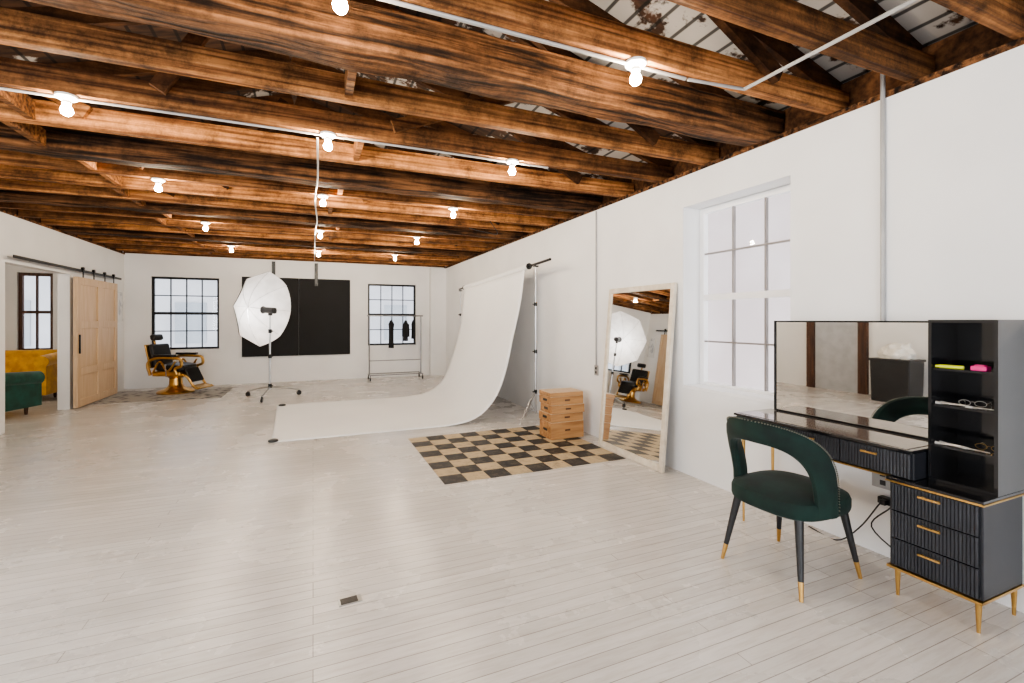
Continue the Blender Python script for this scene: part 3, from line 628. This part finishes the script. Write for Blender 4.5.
def glasses(loc,rz,mat,lab):
    t=thing('eyeglasses',lab,'glasses',loc,rz)
    b=B()
    for s in(-1,1): tube(b,[(0,s*.028+.021*math.cos(a*math.pi/8),.016+.013*math.sin(a*math.pi/8)) for a in range(16)],.0013,6,True)
    tube(b,[(0,-.008,.021),(0,0,.023),(0,.008,.021)],.0012,6); part('rims',t,b,mat,True)
    for s in(-1,1):
        b=B(); tube(b,[(0,s*.050,.020),(.08,s*.049,.019),(.11,s*.047,.004)],.0012,6); part('temple',t,b,mat,True)
Z0=.601
glasses((2.93,1.19,Z0+.3805),.2,clearp,'clear-framed eyeglasses on the black shelf'); glasses((2.93,1.13,Z0+.1805),.05,gold,'gold-rimmed eyeglasses on the lower shelf')
def brush(loc,ang,mat,lab):
    t=thing('makeup_brush',lab,'brush',loc,ang,group='makeup brushes')
    b=B(); cyl(b,(0,-.06,.006),(0,.02,.006),.003,.005,8); part('handle',t,b,steel,True)
    b=B(); cyl(b,(0,.0201,.006),(0,.045,.007),.006,.008,10); part('bristles',t,b,mat,True)
for (x,y,zz,a) in((2.87,1.26,.3805,.1),(2.86,1.14,.3805,.1),(2.865,1.16,.1805,-.1),(2.865,1.26,.1805,.1),(2.89,1.25,.3805,.05),(2.89,1.255,.1805,.0)): brush((x,y,Z0+zz),a,clearp,'small makeup brush with pale bristles')
b=B(); cyl(b,(0,-.045,.009),(0,.045,.009),.009); cyl(b,(0,.045,.009),(0,.06,.009),.007); solo('highlighter_pen','bright yellow capped pen lying on the shelf','pen',b,yel,(2.87,1.245,Z0+.5605),.1,True)
b=B(); box(b,-.02,.02,-.03,.03,0,.022); box(b,-.012,.012,-.02,.02,.022,.028); solo('makeup_case','small hot pink plastic makeup case','makeup case',b,pink,(2.88,1.14,Z0+.5605),-.1,bevel=.005)
t=thing('power_strip','black power strip with plugs beneath the vanity','power strip',(WX-.027,1.58,.34))
b=B(); box(b,-.025,.025,-.1,.1,-.02,.02); part('strip_body',t,b,black,bevel=.006)
for k in(-1,0,1):
    b=B(); box(b,-.06,-.0255,k*.055-.016,k*.055+.016,-.014,.014); part('plug',t,b,black,bevel=.004)
conduit(smoothpts([(3.028,1.58,.34),(2.98,1.66,.20),(3.05,1.5,.07),(3.0,1.46,.25),(3.04,1.46,.5)]),.004,'power_cable','thin black power cable looping beneath the vanity',black,'cable')
conduit(smoothpts([(3.028,1.64,.34),(3.02,1.75,.15),(3.05,1.9,.006),(3.08,2.1,.006)]),.004,'power_cable','thin black power cable trailing onto the floor',black,'cable')
# ------------------------------------------------------------ velvet chair
t=thing('velvet_chair','dark green velvet open-back chair with gold-tipped legs','chair',(2.47,1.80,0),math.radians(2))
b=B(); cushion(b,.0,0,.37,.475,.262,.262,3.0,puff=.02); part('seat',t,b,velvet,True)
def arch(s,fm,top,base,ex,ez):
    c=math.cos(s); sn=math.sin(s)
    ph=math.pi+fm*math.copysign(abs(c)**ex,c); z=base+(top-base)*abs(sn)**ez
    return ph,z
b=B(); N=64; rings=[]; edge=[]
for i in range(N+1):
    s=math.pi*i/N
    po,zo=arch(s,math.radians(86),.865,.40,.80,.80); pi_,zi=arch(s,math.radians(60),.74,.40,.72,.8)
    ring=[]
    def P(ph,z,r):
        R_=r+.035*max(0,(z-.5)/.36); return Vector((R_*math.cos(ph),R_*math.sin(ph),z))
    def lerp(u): return po+(pi_-po)*u, zo+(zi-zo)*u
    for u,r in((.0,.262),(.06,.282),(.25,.293),(.5,.296),(.75,.293),(.94,.282),(1,.262),(.94,.244),(.75,.236),(.5,.233),(.25,.236),(.06,.244)):
        ph,z=lerp(u); ring.append(b.verts.new(P(ph,z,r)))
    rings.append(ring); ph,z=lerp(.03); edge.append(P(ph,z,.285))
for A,Q in zip(rings,rings[1:]):
    for k in range(12): b.faces.new((A[k],A[(k+1)%12],Q[(k+1)%12],Q[k]))
b.faces.new(rings[0]); b.faces.new(rings[-1]); part('backrest',t,b,velvet,True)
b=B()
for i in range(len(edge)-1):
    for q in(.25,.75):
        p_=edge[i].lerp(edge[i+1],q)
        bmesh.ops.create_icosphere(b,subdivisions=1,radius=.0045,matrix=Matrix.Translation(p_))
part('nailhead_trim',t,b,M('aged_nailhead',(.25,.25,.21),.3,.9))
for sx in(-1,1):
    for sy in(-1,1):
        f=Vector((sx*.25,sy*.235,.0)); tp=Vector((sx*.185,sy*.18,.375)); m_=f.lerp(tp,.24)
        b=B(); cyl(b,m_,tp,.0135,.022,14); lg=part('leg',t,b,black,True)
        b=B(); cyl(b,f,m_,.0095,.0136,14); part('leg_tip',lg,b,gold,True,label='brass leg tip')
# ------------------------------------------------------------ lights
w=bpy.data.worlds.new('World'); S.world=w; w.use_nodes=True
w.node_tree.nodes['Background'].inputs[0].default_value=(.93,.96,1,1); w.node_tree.nodes['Background'].inputs[1].default_value=2.0
def area(name,loc,rot,sx,sy,e,col):
    l=bpy.data.lights.new(name,'AREA'); l.shape='RECTANGLE'; l.size=sx; l.size_y=sy; l.energy=e; l.color=col
    o=bpy.data.objects.new(name,l); C.objects.link(o); o.location=loc; o.rotation_euler=rot; return o
area('added_fill_light',((FW[0]+FW[1])/2,WF-.3,1.6),(math.radians(90),0,0),4.1,1.75,220,(.90,.95,1))  # fill lamp added behind the camera, outside the added window
area('added_fill_light',(WL-.25,1.15,1.62),(math.radians(90),0,math.radians(-90)),3.4,1.6,130,(.90,.95,1))  # second added fill, for the right wall and floor glare
# ------------------------------------------------------------ camera
cd=bpy.data.cameras.new('Camera'); cam=bpy.data.objects.new('Camera',cd); C.objects.link(cam)
cd.sensor_width=36; cd.lens=36*465/1024; cd.shift_y=-21.5/1024; cd.clip_start=.02
cam.location=(0,0,1.4); cam.rotation_euler=(math.radians(90),0,-math.radians(23.17)); S.camera=cam
S.view_settings.view_transform='AgX'; S.view_settings.look='AgX - Medium High Contrast'; S.view_settings.exposure=.66
